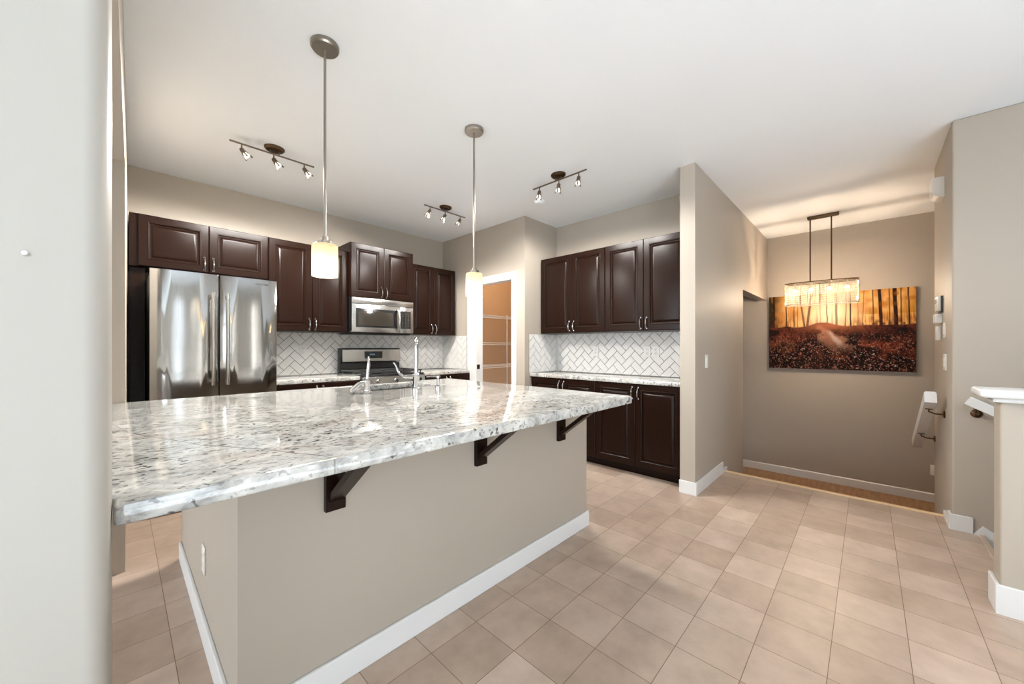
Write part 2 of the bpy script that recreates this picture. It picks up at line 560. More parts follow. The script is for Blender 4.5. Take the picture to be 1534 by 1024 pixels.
b.extrude_profile([(0, -0.2), (0.016, -0.2), (0.016, 0.075), (0, 0.075)], (3.86, -0.50, 0.0), (3.86, -3.2, -1.8))
struct(b, 'trim_6', 'trim')
b = MB(); b.box(2.775, 2.79, -4.5, -0.425, 0, 0.135, 0.003); b.box(2.79, 2.925, -0.44, -0.425, 0, 0.135, 0.003)
struct(b, 'baseboard_half_wall', 'trim')
b = MB(); b.box(-4.0, xl(0.95) - 0.03, 0.936, 0.95, 0, 0.105, 0.003); struct(b, 'baseboard_left', 'trim')

# pantry door casing and jamb
b = MB()
cz = DZ + 0.075
b.box(3.228, 3.245, D0 - 0.075, D0 - 0.004, 0, cz, 0.004); b.box(3.228, 3.245, D1 + 0.004, D1 + 0.155, 0, cz, 0.004)
b.box(3.228, 3.245, D0 - 0.004, D1 + 0.004, DZ + 0.004, cz, 0.004)
b.box(3.24, 3.36, D0 - 0.005, D0 + 0.012, 0, DZ, 0.002); b.box(3.24, 3.36, D1 - 0.012, D1 + 0.005, 0, DZ, 0.002)
b.box(3.24, 3.36, D0 + 0.012, D1 - 0.012, DZ - 0.012, DZ + 0.005, 0.002)
struct(b, 'door_1', 'trim')
b = MB(); b.box(3.255, 3.30, D1 - 0.022, D1 - 0.012, 0.93, 0.99, 0.003)
tag(b.build('strike_plate', 'black'), 'black metal strike plate on the white pantry door jamb', 'strike plate')


# ------------------------------------------------------------------ cabinets
def door_mesh(w, h):
    b = MB()
    fr = 0.055 if w > 0.2 else 0.04
    b.rings_rect(0, w, 0, h, [(0, 0), (0, -0.016), (0.004, -0.020), (fr - 0.003, -0.020), (fr, -0.0215), (fr + 0.004, -0.0215), (fr + 0.008, -0.019), (fr + 0.012, -0.010), (fr + 0.020, -0.009), (fr + 0.024, -0.012), (fr + 0.040, -0.0185), (fr + 0.045, -0.019)])
    return b


def pull(parent, x, z, length=0.105):
    """arched vertical bar pull, centred at (x,z) on the door front."""
    b = MB(); pts = []; rs = []
    for k in range(13):
        t = k / 12; a = math.pi * t
        pts.append((x, -0.018 - 0.026 * math.sin(a) ** 0.6, z - length / 2 + length * t))
        rs.append(0.0042 + 0.0022 * math.sin(a))
    b.tube(pts, rs, 10)
    for s in (-1, 1):
        b.lathe([(0, 0), (0.009, 0), (0.009, 0.003), (0.005, 0.006)], (x, -0.0195, z + s * length / 2), 12, Matrix.Rotation(P2, 3, 'X'))
    return b.build('handle', 'chrome', parent)


def add_door(root, x0, x1, z0, z1, hx=None, hz=None, name='door'):
    d = door_mesh(x1 - x0, z1 - z0).build(name, 'wood', root, True, 0.3)
    d.location = (x0, 0, z0)
    if hx is not None: pull(d, hx - x0, hz - z0)
    return d


def upper_cabinet(label, loc, w, h, depth, split, rz=0.0, group=None, x_in=0.0):
    r = thing('upper_cabinet', label, 'cabinet', loc, rz, group)
    b = MB(); b.box(0, w, 0.0005, depth, 0, h, 0.001); b.build('body', 'wood', r, False)
    add_door(r, x_in + 0.002, split - 0.002, 0.003, h - 0.003, split - 0.03, 0.075)
    add_door(r, split + 0.002, w - 0.002, 0.003, h - 0.003, split + 0.03, 0.075)
    return r


def base_cabinet(label, loc, w, depth, split, rz=0.0, group=None, toe=0.09):
    r = thing('base_cabinet', label, 'cabinet', loc, rz, group)
    h = 0.875
    b = MB(); b.box(0, w, 0.0005, depth, 0.10, h, 0.001); b.box(0, w, toe, depth, 0.0, 0.10)
    b.build('body', 'wood', r, False)
    add_door(r, 0.002, split - 0.002, 0.103, h - 0.003, split - 0.03, h - 0.085)
    add_door(r, split + 0.002, w - 0.002, 0.103, h - 0.003, split + 0.03, h - 0.085)
    return r


GU = 'dark wall cabinets on the fridge wall'
YB = 4.48
fc = upper_cabinet('short wide espresso cabinet over the stainless refrigerator', (0.052, 4.15, 1.86), 0.925, 0.412, YB - 4.152, 0.485, group=GU, x_in=0.048)
b = MB(); b.box(0.056, 0.142, 4.20, 4.22, 0, 1.859, 0.001)  # dark board standing across the gap left of the refrigerator
tag(b.build('gap_panel', 'wood', None, False), 'narrow dark panel across the gap between the pale wall and the refrigerator', 'panel')
upper_cabinet('tall espresso wall cabinet between the refrigerator cabinet and the microwave', (0.98, 4.15, 1.38), 0.75, 0.892, YB - 4.152, 0.388, group=GU)
upper_cabinet('raised espresso cabinet standing over the microwave, taller than its neighbours', (1.732, 4.08, 1.772), 0.768, 0.596, YB - 4.082, 0.384, group=GU)
upper_cabinet('tall espresso wall cabinet right of the microwave beside the pantry wall', (2.504, 4.15, 1.38), 0.70, 0.888, YB - 4.152, 0.345, group=GU)
GB = 'dark base cabinets on the fridge wall'
base_cabinet('espresso base cabinet between refrigerator and range', (0.955, 3.87, 0), 0.785, YB - 3.872, 0.39, group=GB)
base_cabinet('espresso base cabinet between range and pantry doorway wall', (2.51, 3.87, 0), 0.733, YB - 3.872, 0.366, group=GB)
GH = 'dark wall cabinets on the hutch wall'
XF = 3.53
upper_cabinet('espresso wall cabinet beside the pantry corner, left of the hutch pair', (XF, 2.862, 1.38), 0.862, 0.893, 3.856 - XF, 0.445, -P2, GH)
upper_cabinet('espresso wall cabinet against the stub wall, right of the hutch pair', (XF, 1.998, 1.38), 0.846, 0.893, 3.856 - XF, 0.418, -P2, GH)
GK = 'dark base cabinets under the hutch counter'
XB = 3.36
base_cabinet('espresso base cabinet below the hutch counter, nearer the pantry', (XB, 2.862, 0), 0.85, 3.856 - XB, 0.43, -P2, GK)
base_cabinet('espresso base cabinet below the hutch counter, touching the stub wall', (XB, 2.010, 0), 0.858, 3.856 - XB, 0.425, -P2, GK)


# ------------------------------------------------------------------ countertops
def slab(outer, z0, z1, hole=None, bev=0.008):
    b = MB(); bm = b.bm
    loops = [outer] + ([hole] if hole else [])
    es = []
    for lp in loops:
        vs = [bm.verts.new((x, y, z0)) for x, y in lp]
        es += [bm.edges.new((vs[i], vs[(i + 1) % len(vs)])) for i in range(len(vs))]
    g = bmesh.ops.triangle_fill(bm, edges=es, use_beauty=True)
    fs = [f for f in g['geom'] if isinstance(f, bmesh.types.BMFace)]
    bmesh.ops.recalc_face_normals(bm, faces=fs)
    ex = bmesh.ops.extrude_face_region(bm, geom=fs)
    top = [v for v in ex['geom'] if isinstance(v, bmesh.types.BMVert)]
    for v in top: v.co.z = z1
    bmesh.ops.recalc_face_normals(bm, faces=bm.faces)
    bm.edges.ensure_lookup_table()
    be = [e for e in bm.edges if len(e.link_faces) == 2 and e.calc_face_angle(0) > 1.2]
    bmesh.ops.bevel(bm, geom=be, offset=bev, segments=3, affect='EDGES', profile=0.5)
    return b


def rrect(x0, x1, y0, y1, r, n=5):
    p = []
    for cx, cy, a0 in ((x1 - r, y1 - r, 0), (x0 + r, y1 - r, P2), (x0 + r, y0 + r, 2 * P2), (x1 - r, y0 + r, 3 * P2)):
        for k in range(n + 1):
            a = a0 + P2 * k / n; p.append((cx + r * math.cos(a), cy + r * math.sin(a)))
    return p


SK = (1.20, 1.76, 2.46, 2.86)
it = slab([(xl(1.05) + 0.003, 1.05), (2.17, 1.05), (2.20, 1.08), (2.20, 2.94), (xl(2.95) + 0.004, 2.95), (xl(2.925) + 0.004, 2.925), (-0.10, 2.925), (-0.10, 1.128), (xl(1.128) + 0.003, 1.128)], 0.876, 0.92,
          rrect(SK[0], SK[1], SK[2], SK[3], 0.05)).build('countertop', 'granite', None, True, 0.5)
tag(it, 'long speckled white granite countertop spanning the island', 'countertop')
tag(slab([(0.945, 3.85), (1.742, 3.85), (1.742, YB), (0.945, YB)], 0.877, 0.918, bev=0.005).build('countertop', 'granite'),
    'short granite countertop between refrigerator and range', 'countertop')
tag(slab([(2.508, 3.85), (3.243, 3.85), (3.243, YB), (2.508, YB)], 0.877, 0.918, bev=0.005).build('countertop', 'granite'),
    'short granite countertop right of the range, ending at the pantry wall', 'countertop')
tag(slab([(3.33, 1.152), (3.856, 1.152), (3.856, 2.883), (3.33, 2.883)], 0.877, 0.918, bev=0.005).build('countertop', 'granite'),
    'granite countertop of the hutch below the herringbone tiles', 'countertop')


# ------------------------------------------------------------------ herringbone backsplashes
def clip(poly, x0, x1, y0, y1):
    for ax, lim, s in ((0, x0, 1), (0, x1, -1), (1, y0, 1), (1, y1, -1)):
        out = []
        for i in range(len(poly)):
            a, c = poly[i], poly[(i + 1) % len(poly)]
            da, dc = (a[ax] - lim) * s, (c[ax] - lim) * s
            if da >= 0: out.append(a)
            if da * dc < 0:
                t = da / (da - dc); out.append((a[0] + (c[0] - a[0]) * t, a[1] + (c[1] - a[1]) * t))
        poly = out
        if len(poly) < 3: return []
    return poly


def herring(w, h, ox=0.0, oz=0.0, s=0.0745, gap=0.0042):
    """tiles in local xz plane, x 0..w, z 0..h, front towards -y."""
    b = MB(); b.mi = 1; b.box(0, w, -0.004, 0, 0, h); b.mi = 0
    c = math.sqrt(0.5); g = gap / 2 / s
    n = int((w + h) / s) + 6
    for y in range(-n, n):
        for k in range(-n, n):
            for (x0, y0, x1, y1) in ((y + 4 * k, y, y + 4 * k + 2, y + 1), (y + 4 * k + 3, y, y + 4 * k + 4, y + 2)):
                q = [(x0 + g, y0 + g), (x1 - g, y0 + g), (x1 - g, y1 - g), (x0 + g, y1 - g)]
                q = [((px - py) * c * s + ox, (px + py) * c * s + oz) for px, py in q]
                if max(p[0] for p in q) < 0 or min(p[0] for p in q) > w or max(p[1] for p in q) < 0 or min(p[1] for p in q) > h: continue
                q = clip(q, 0.001, w - 0.001, 0.001, h - 0.001)
                if len(q) < 3: continue
                cx = sum(p[0] for p in q) / len(q); cz = sum(p[1] for p in q) / len(q)
                r0 = [b.v((p[0], -0.004, p[1])) for p in q]
                r1 = [b.v((p[0], -0.0085, p[1])) for p in q]
                r2 = []
                for p in q:
                    dx, dz = cx - p[0], cz - p[1]; L = math.hypot(dx, dz) or 1
                    f = min(0.0016, L * 0.3) / L
                    r2.append(b.v((p[0] + dx * f, -0.0096, p[1] + dz * f)))
                m = len(q)
                for a, d in ((r0, r1), (r1, r2)):
                    for i in range(m): b.face([a[i], a[(i + 1) % m], d[(i + 1) % m], d[i]])
                b.face(r2)
    return b


def backsplash(label, w, h, loc, rz, ox=0, oz=0):
    o = herring(w, h, ox, oz).build('backsplash', ['tile', 'grout'], None, False)
    o.location = loc; o.rotation_euler = (0, 0, rz)
    return tag(o, label, 'backsplash')


GBS = None
backsplash('white herringbone tile backsplash behind the range on the fridge wall', 3.243 - 0.945, 0.46, (0.945, YB - 0.001, 0.919), 0, 0.253, 0.371)
backsplash('narrow white herringbone backsplash beside the pantry door casing', YB - 0.01 - 3.925, 0.455, (3.245, YB - 0.01, 0.919), -P2, 0.05, 0.03)
backsplash('white herringbone tile backsplash on the hutch wall', 2.873 - 1.152, 0.46, (3.857, 2.873, 0.919), -P2, 0.1, 0.05)
backsplash('white herringbone return panel at the hutch corner by the pantry', 3.858 - 3.315, 0.455, (3.315, 2.885, 0.919), 0, 0.02, 0.06)

# ------------------------------------------------------------------ island
isl = thing('kitchen_island', 'taupe painted island with white baseboard and dark brackets under granite', 'kitchen island', (1.23, 2.1, 0))
IX0, IX1, IY0, IY1 = 0.25, 2.213, 1.40, 2.88
L = lambda x, y: (x - 1.23, y - 2.1)
b = MB()
x0, y0 = L(IX0, IY0); x1, y1 = L(IX1, IY1)
b.box(x0, x1, y0, y1, 0, 0.45, 0.0); 
b.bm.free(); b = MB()
ys = L(0, 2.44)[1]
b.box(x0, x1, y0, ys, 0.0, 0.876)                     # solid drywall half
b.box(x0, L(1.15, 0)[0], ys, y1, 0, 0.876); b.box(L(1.80, 0)[0], x1, ys, y1, 0, 0.876)
b.box(L(1.15, 0)[0], L(1.80, 0)[0], ys, y1, 0, 0.62)
b.build('body', 'taupe', isl, False)
b = MB(); b.box(x0 - 0.014, x1 + 0.014, y0 - 0.014, y0, 0, 0.10, 0.004); b.box(x0 - 0.014, x0, y0 - 0.0, y1, 0, 0.10, 0.004)
b.box(x1, x1 + 0.014, y0, y1, 0, 0.10, 0.004)
b.build('baseboard', 'trim', isl, False)


def bracket(px, py, rz, arm=0.27):
    """dark wood L bracket with a diagonal brace; local wall face is y=0, arm runs to -y."""
    b = MB()
    b.box(-0.035, 0.035, -0.022, 0, 0.64, 0.876, 0.002)
    b.box(-0.028, 0.028, -arm, -0.022, 0.851, 0.876, 0.002)
    o = b.build('bracket', 'wood', isl, False)
    o.location = (*L(px, py), 0); o.rotation_euler = (0, 0, rz)
    b = MB()
    p0 = Vector((0, -0.02, 0.685)); p1 = Vector((0, -arm + 0.035, 0.853))
    b.extrude_profile([(-0.026, -0.011), (0.026, -0.011), (0.026, 0.011), (-0.026, 0.011)], p0, p1)
    b.build('brace', 'wood', o, False)


for px in (0.535, 1.235, 1.905): bracket(px, IY0, 0)
bracket(IX0, 1.83, -P2, 0.17)


# ------------------------------------------------------------------ wall plates
def wall_plate(name, label, cat, loc, rz, kind, w=0.072, h=0.116, group=None):
    r = thing(name, label, cat, loc, rz, group)
    pm = 'tile' if 'backsplash' in label or 'herringbone' in label else 'plastic'
    b = MB(); b.box(-w / 2, w / 2, -0.006, 0, -h / 2, h / 2, 0.002); b.build('cover_plate', pm, r)
    if kind == 'outlet':
        for s in (-1, 1):
            b = MB(); b.box(-0.017, 0.017, -0.0085, -0.005, s * 0.02 - 0.014, s * 0.02 + 0.014, 0.002)
            k = b.build('socket', pm, r)
            b = MB()
            for sx in (-0.006, 0.006): b.box(sx - 0.0012, sx + 0.0012, -0.0089, -0.008, s * 0.02 - 0.004, s * 0.02 + 0.006)
            b.lathe([(0, 0), (0.0022, 0)], (0, -0.0087, s * 0.02 - 0.009), 8, Matrix.Rotation(P2, 3, 'X'))
            b.build('slots', 'slot', k, False)
    elif kind == 'rocker':
        n = max(1, round(w / 0.06))
        for i in range(n):
            cx = (i - (n - 1) / 2) * 0.046
            b = MB(); b.box(cx - 0.016, cx + 0.016, -0.0105, -0.005, -0.033, 0.033, 0.003); b.build('rocker', 'plastic', r)
    return r


wall_plate('outlet', 'white outlet on the herringbone tiles between refrigerator and range', 'outlet', (1.385, YB - 0.0097, 1.187), 0, 'outlet')
wall_plate('outlet', 'white outlet on the hutch backsplash, alone towards the pantry', 'outlet', (3.848, 2.305, 1.172), -P2, 'outlet', group='outlets on the hutch backsplash')
wall_plate('outlet', 'white outlet on the hutch backsplash, left one of the adjacent two', 'outlet', (3.848, 1.690, 1.174), -P2, 'outlet', group='outlets on the hutch backsplash')
wall_plate('outlet', 'white outlet on the hutch backsplash, nearest the stub wall', 'outlet', (3.848, 1.597, 1.174), -P2, 'outlet', group='outlets on the hutch backsplash')
wall_plate('outlet', 'white outlet low on the taupe end of the island', 'outlet', (IX0, 2.04, 0.325), -P2, 'outlet')
wall_plate('outlet', 'white outlet low on the far landing wall under the forest picture', 'outlet', (6.30, -0.545, -0.16), -P2, 'outlet')
wall_plate('light_switch', 'white rocker switch on the stub wall facing the stairs', 'light switch', (3.56, 1.03, 1.097), 0, 'rocker', 0.072, 0.118)
wall_plate('light_switch', 'wide white rocker switch plate below the alarm boxes near the handrail', 'light switch', (4.14, -0.41, 1.113), math.pi, 'rocker', 0.118, 0.118)
wall_plate('light_switch', 'narrow white wall plate beside the small control on the right wall', 'light switch', (4.165, -0.41, 1.345), math.pi, 'rocker', 0.072, 0.112)


def wall_box(name, label, cat, x0, x1, z0, z1, t, slope=0.0, extra=None, mat='plastic'):
    """box on the right wall face y=-0.41, projecting to +y."""
    r = thing(name, label, cat, (x0, -0.41, z0))
    w, h = x1 - x0, z1 - z0
    b = MB()
    if slope:      # underside curves back to the wall
        pr = [(0, 0), (0, h), (t, h)] + [(t * math.cos(a), h * slope * (1 - math.sin(a + 0))) for a in [i * P2 / 6 * 0.999 for i in range(0, 7)]]
        vs0 = [b.v((0, y, z)) for y, z in pr]; vs1 = [b.v((w, y, z)) for y, z in pr]
        b.face(vs0); b.face(vs1[::-1])
        for i in range(len(pr)): b.face([vs0[i], vs0[(i + 1) % len(pr)], vs1[(i + 1) % len(pr)], vs1[i]])
    else:
        b.box(0, w, 0, t, 0, h, 0.005)
    b.build('housing', mat, r)
    if extra: extra(r, w, h, t)
    return r


def chime_ribs(r, w, h, t):
    for i in range(5):
        b = MB(); b.box(0.012 + i * 0.011, 0.017 + i * 0.011, t - 0.001, t + 0.003, h * 0.4, h * 0.95); b.build('rib', 'plastic', r, False)
    b = MB(); b.box(-0.004, 0, 0.005, t - 0.004, 0.03, h - 0.008); b.build('side_plate', 'plastic', r, False)


def pad_face(r, w, h, t):
    b = MB(); b.box(0.02, w - 0.02, t, t + 0.002, h * 0.55, h * 0.85); b.build('screen', 'slot', r, False)
    b = MB(); b.box(-0.008, w + 0.006, -0.0, 0.012, -0.012, h + 0.004); b.build('back_plate', 'slot', r, False)


wall_box('door_chime', 'white ribbed door chime box high on the right wall', 'door chime', 4.20, 4.36, 2.335, 2.485, 0.062, 0.35, chime_ribs)
wall_box('alarm_keypad', 'white alarm keypad, topmost of the boxes on the right wall', 'keypad', 4.27, 4.41, 1.495, 1.605, 0.030, 0, pad_face)
wall_box('thermostat', 'squarish white thermostat box directly under the alarm keypad', 'thermostat', 4.30, 4.40, 1.405, 1.475, 0.040)
wall_box('wall_control', 'slim white wall control below the thermostat', 'control', 4.36, 4.43, 1.275, 1.385, 0.026)
b = MB(); b.lathe([(0, -0.008), (0.003, -0.008), (0.004, -0.004), (0.002, 0)], (-0.101, 0.95, 1.37), 10, Matrix.Rotation(-P2, 3, 'X'))
tag(b.build('wall_screw', 'plastic'), 'tiny white screw head on the pale near wall', 'screw')

# ------------------------------------------------------------------ refrigerator
fr = thing('refrigerator', 'stainless french door refrigerator under the short dark cabinet', 'refrigerator', (0.54, 4.05, 0))
b = MB(); b.box(-0.388, 0.388, -0.29, 0.40, 0.02, 1.765, 0.004); b.build('body', 'darkgrey', fr)


def curved_front(w, z0, z1, t, bow, x0):
    """door slab with a gently bowed front; y front = -t-bow in the middle."""
    b = MB(); n = 10
    fr_, bk = [], []
    for i in range(n + 1):
        u = i / n; x = x0 + w * u
        e = min(u, 1 - u) * w
        y = -t - bow * (1 - (2 * u - 1) ** 2) + (0.008 * (1 - e / 0.012) ** 2 if e < 0.012 else 0)
        fr_.append((x, y)); bk.append((x, 0))
    b.prism(fr_ + bk[::-1], z0, z1, 0.004)
    return b


FD = []
for i, (xa, w, label) in enumerate(((-0.392, 0.388, None), (0.006, 0.388, None))):
    d = curved_front(w, 0.745, 1.785, 0.076, 0.003, xa).build('door', 'steel', fr, True, 0.4)
    d.location = (0, -0.295, 0)
    hx = xa + w - 0.040 if i == 0 else xa + 0.040
    b = MB()
    pts = []; 
    for k in range(9):
        t = k / 8; pts.append((hx, -0.135 - 0.012 * math.sin(math.pi * t), 0.93 + 0.71 * t))
    b.tube(pts, 0.0125, 12)
    for zz in (0.955, 1.615): b.box(hx - 0.009, hx + 0.009, -0.135, -0.07, zz - 0.012, zz + 0.012, 0.003)
    b.build('handle', 'steel2', d)
    FD.append(d)
d = curved_front(0.786, 0.06, 0.735, 0.076, 0.003, -0.392).build('freezer_drawer', 'steel', fr, True, 0.4); d.location = (0, -0.295, 0)
b = MB(); b.tube([(-0.33, -0.135, 0.64), (0.33, -0.135, 0.64)], 0.0125, 12)
for sx in (-0.3, 0.3): b.box(sx - 0.01, sx + 0.01, -0.135, -0.07, 0.63, 0.65, 0.003)
b.build('handle', 'steel2', d)


def text_mesh(name, body, size, mat, parent, loc, rot):
    cu = bpy.data.curves.new(name, 'FONT'); cu.body = body; cu.size = size; cu.extrude = 0.0006; cu.align_x = 'CENTER'
    tmp = bpy.data.objects.new(name, cu); COL.objects.link(tmp)
    dg = bpy.context.evaluated_depsgraph_get()
    me = bpy.data.meshes.new_from_object(tmp.evaluated_get(dg))
    bpy.data.objects.remove(tmp)
    me.materials.clear(); me.materials.append(M[mat])
    o = bpy.data.objects.new(name, me); COL.objects.link(o)
    o.parent = parent; o.location = loc; o.rotation_euler = rot
    return o


text_mesh('badge', 'SAMSUNG', 0.020, 'darkgrey', FD[1], (0.285, -0.0795, 1.738), (P2, 0, 0))

# ------------------------------------------------------------------ microwave
mw = thing('microwave', 'stainless over the range microwave hung beneath the raised cabinet', 'microwave', (2.116, 4.06, 1.375))
b = MB(); b.box(-0.379, 0.379, 0.03, 0.40, 0.0, 0.395, 0.003); b.build('body', 'black', mw)
b = MB(); b.box(-0.379, 0.379, -0.01, 0.03, 0.325, 0.392, 0.003); b.build('vent_panel', 'steel2', mw)
b = MB(); b.box(-0.379, 0.20, -0.01, 0.03, 0.012, 0.322, 0.004); dr = b.build('door', 'steel2', mw)
b = MB(); b.box(-0.335, 0.165, -0.0125, -0.008, 0.065, 0.275, 0.002); b.build('window_frame', 'black', dr)
b = MB(); b.box(-0.308, 0.112, -0.0145, -0.012, 0.085, 0.245, 0.002)
win = b.build('window', plain('smoked_glass', (0.030, 0.025, 0.019, 1), 0.12), dr)
b = MB(); pts = []; 
for k in range(11):
    t = k / 10; pts.append((0.165 + 0.004 * math.sin(math.pi * t), -0.012 - 0.045 * math.sin(math.pi * t) ** 0.55, 0.03 + 0.265 * t))
b.tube(pts, [0.010] + [0.013] * 9 + [0.010], 12); b.build('handle', 'steel2', dr)
b = MB(); b.box(0.202, 0.379, -0.01, 0.03, 0.012, 0.322, 0.004); cp = b.build('control_panel', 'steel2', mw)
b = MB(); b.box(0.205, 0.342, -0.0125, -0.009, 0.065, 0.275, 0.002); kp = b.build('keypad', 'blackglass', mw)
random.seed(4)
for r_ in range(8):
    for c_ in range(3):
        wd = random.choice((0.006, 0.010, 0.014))
        zc = 0.235 - r_ * 0.021
        b = MB(); b.box(0.228 + c_ * 0.038, 0.228 + c_ * 0.038 + wd, -0.0131, -0.0122, zc, zc + 0.004)
        b.build('key', 'mark', kp, False)
b = MB(); b.box(-0.36, 0.36, 0.04, 0.38, -0.012, 0.0, 0.003); b.build('underside_grille', 'black', mw)

# ------------------------------------------------------------------ range
rg = thing('gas_range', 'stainless gas range with black cooktop beneath the microwave', 'range', (2.125, 4.10, 0))
b = MB(); b.box(-0.378, 0.378, -0.24, 0.36, 0.02, 0.905, 0.003); b.build('body', 'steel2', rg)
b = MB(); b.box(-0.378, 0.378, -0.27, 0.31, 0.905, 0.922, 0.005); b.build('cooktop', 'black', rg)
for cx in (-0.25, 0.0, 0.25):
    b = MB()
    for yy in (-0.23, -0.02, 0.20, 0.27):
        b.box(cx - 0.115, cx + 0.115, yy - 0.006, yy + 0.006, 0.943, 0.957, 0.002)
    for xx in (-0.115, 0, 0.115):
        b.box(cx + xx - 0.006, cx + xx + 0.006, -0.24, 0.28, 0.943, 0.957, 0.002)
    for xx in (-0.11, 0.11):
        for yy in (-0.22, 0.26): b.box(cx + xx - 0.006, cx + xx + 0.006, yy - 0.006, yy + 0.006, 0.921, 0.945)
    b.build('grate', 'iron', rg)
for cx, cy in ((-0.25, -0.12), (-0.25, 0.14), (0, 0.01), (0.25, -0.12), (0.25, 0.14)):
    b = MB(); b.lathe([(0, 0.936), (0.03, 0.936), (0.035, 0.93), (0.045, 0.928), (0.045, 0.921)], (cx, cy, 0), 20); b.build('burner', 'iron', rg)
bg = MB(); bg.prism([(-0.378, 0.30), (0.378, 0.30), (0.378, 0.36), (-0.378, 0.36)], 0.905, 1.03, 0.003)
bgo = bg.build('backguard', 'black', rg)
b = MB()
prof = [(0.285, 1.035), (0.27, 1.05), (0.285, 1.19), (0.30, 1.207), (0.36, 1.207), (0.36, 1.035)]
vs0 = [b.v((-0.355, y, z)) for y, z in prof]; vs1 = [b.v((0.378, y, z)) for y, z in prof]
b.face(vs0); b.face(vs1[::-1])
for i in range(len(prof)): b.face([vs0[i], vs0[(i + 1) % 6], vs1[(i + 1) % 6], vs1[i]])
b.build('control_hood', 'steel2', bgo)
b = MB(); b.box(-0.378, -0.356, 0.27, 0.36, 1.03, 1.207, 0.002); b.build('end_cap', 'black', bgo)
b = MB(); b.box(-0.09, 0.125, 0.262, 0.285, 1.085, 1.168, 0.002); dp = b.build('display', 'blackglass', bgo)
b = MB(); b.box(-0.035, 0.03, 0.2612, 0.2622, 1.12, 1.14); b.build('clock', 'display', dp, False)
b = MB()
prof = [(-0.24, 0.79), (-0.295, 0.80), (-0.285, 0.895), (-0.27, 0.904), (-0.24, 0.904)]
vs0 = [b.v((-0.378, y, z)) for y, z in prof]; vs1 = [b.v((0.378, y, z)) for y, z in prof]
b.face(vs0); b.face(vs1[::-1])
for i in range(5): b.face([vs0[i], vs0[(i + 1) % 5], vs1[(i + 1) % 5], vs1[i]])
kpn = b.build('knob_panel', 'steel2', rg, False)
for cx in (-0.30, -0.205, 0.0, 0.205, 0.30):
    b = MB(); b.lathe([(0, 0.036), (0.015, 0.036), (0.018, 0.03), (0.019, 0.008), (0.024, 0.006), (0.024, 0)], (cx, -0.290, 0.850), 18, Matrix.Rotation(P2, 3, 'X'))
    b.build('knob', 'chrome', kpn)
b = MB(); b.box(-0.375, 0.375, -0.275, -0.241, 0.20, 0.78, 0.005); od = b.build('oven_door', 'steel2', rg)
b = MB(); b.box(-0.25, 0.25, -0.278, -0.274, 0.32, 0.62, 0.002); b.build('window', 'blackglass', od)
b = MB(); b.tube([(-0.32, -0.325, 0.72), (0.32, -0.325, 0.72)], 0.012, 12)
for sx in (-0.29, 0.29): b.box(sx - 0.01, sx + 0.01, -0.325, -0.27, 0.71, 0.73, 0.003)
b.build('handle', 'steel2', od)
b = MB(); b.box(-0.375, 0.375, -0.27, -0.241, 0.04, 0.19, 0.005); b.build('drawer', 'steel2', rg)

# ------------------------------------------------------------------ sink and taps
sk = thing('sink', 'undermount stainless sink set in the island behind the faucet', 'sink', (1.48, 2.66, 0.66))
b = MB()
lo = rrect(-0.27, 0.27, -0.19, 0.19, 0.06); hi = rrect(-0.285, 0.285, -0.205, 0.205, 0.055); fl = rrect(-0.31, 0.31, -0.215, 0.215, 0.05)
rings = [[b.v((x, y, z)) for x, y in p] for p, z in ((fl, 0.2155), (hi, 0.2155), (hi, 0.20), (lo, 0.03), (rrect(-0.25, 0.25, -0.17, 0.17, 0.05), 0.01))]
for a, c in zip(rings, rings[1:]):
    for i in range(len(a)): b.face([a[i], a[(i + 1) % len(a)], c[(i + 1) % len(a)], c[i]])
b.face(rings[-1]); b.build('basin', 'steel2', sk)
b = MB(); b.lathe([(0, 0.014), (0.03, 0.014), (0.042, 0.018), (0.045, 0.011)], (0, 0, 0), 20); b.build('drain', 'chrome', sk)

ZT = 0.92
fc_ = thing('faucet', 'tall chrome pull-down kitchen faucet with side lever at the sink', 'faucet', (1.493, 2.385, ZT))
b = MB(); b.lathe([(0, 0), (0.030, 0), (0.030, 0.006), (0.024, 0.012), (0.023, 0.075), (0.026, 0.08), (0.026, 0.105), (0.021, 0.112), (0, 0.112)], (0, 0, 0), 24); b.build('body', 'chrome', fc_)
dx, dy = 0.535, 0.845
pts = [(0, 0, 0.10), (0, 0, 0.2), (0, 0, 0.29)]
for k in range(1, 13):
    a = math.pi * k / 12; rr = 0.075
    pts.append((dx * rr * (1 - math.cos(a)), dy * rr * (1 - math.cos(a)), 0.29 + rr * math.sin(a)))
b = MB(); b.tube(pts, 0.0145, 16); b.build('spout', 'chrome', fc_)
b = MB(); b.tube([(dx * 0.15, dy * 0.15, 0.295), (dx * 0.15, dy * 0.15, 0.25), (dx * 0.15, dy * 0.15, 0.16)], [0.016, 0.019, 0.017], 16); b.build('spray_head', 'chrome', fc_)
b = MB(); b.tube([(0, 0, 0.088), (-0.03, 0.025, 0.088), (-0.065, 0.055, 0.088), (-0.085, 0.075, 0.098), (-0.097, 0.09, 0.13), (-0.105, 0.10, 0.165), (-0.12, 0.11, 0.19)],
                [0.016, 0.017, 0.015, 0.010, 0.008, 0.0065, 0.006], 12); b.build('lever', 'chrome', fc_)
t2 = thing('filter_tap', 'slim chrome filter tap with thin upright spout left of the faucet', 'tap', (1.118, 2.372, ZT))
b = MB(); b.lathe([(0, 0), (0.026, 0), (0.027, 0.008), (0.020, 0.016), (0.018, 0.05), (0.021, 0.055), (0.021, 0.085), (0.012, 0.095), (0, 0.095)], (0, 0, 0), 20); b.build('body', 'chrome', t2)
pts = [(0, 0, 0.085), (0.004, -0.002, 0.14), (0.008, -0.006, 0.19)]
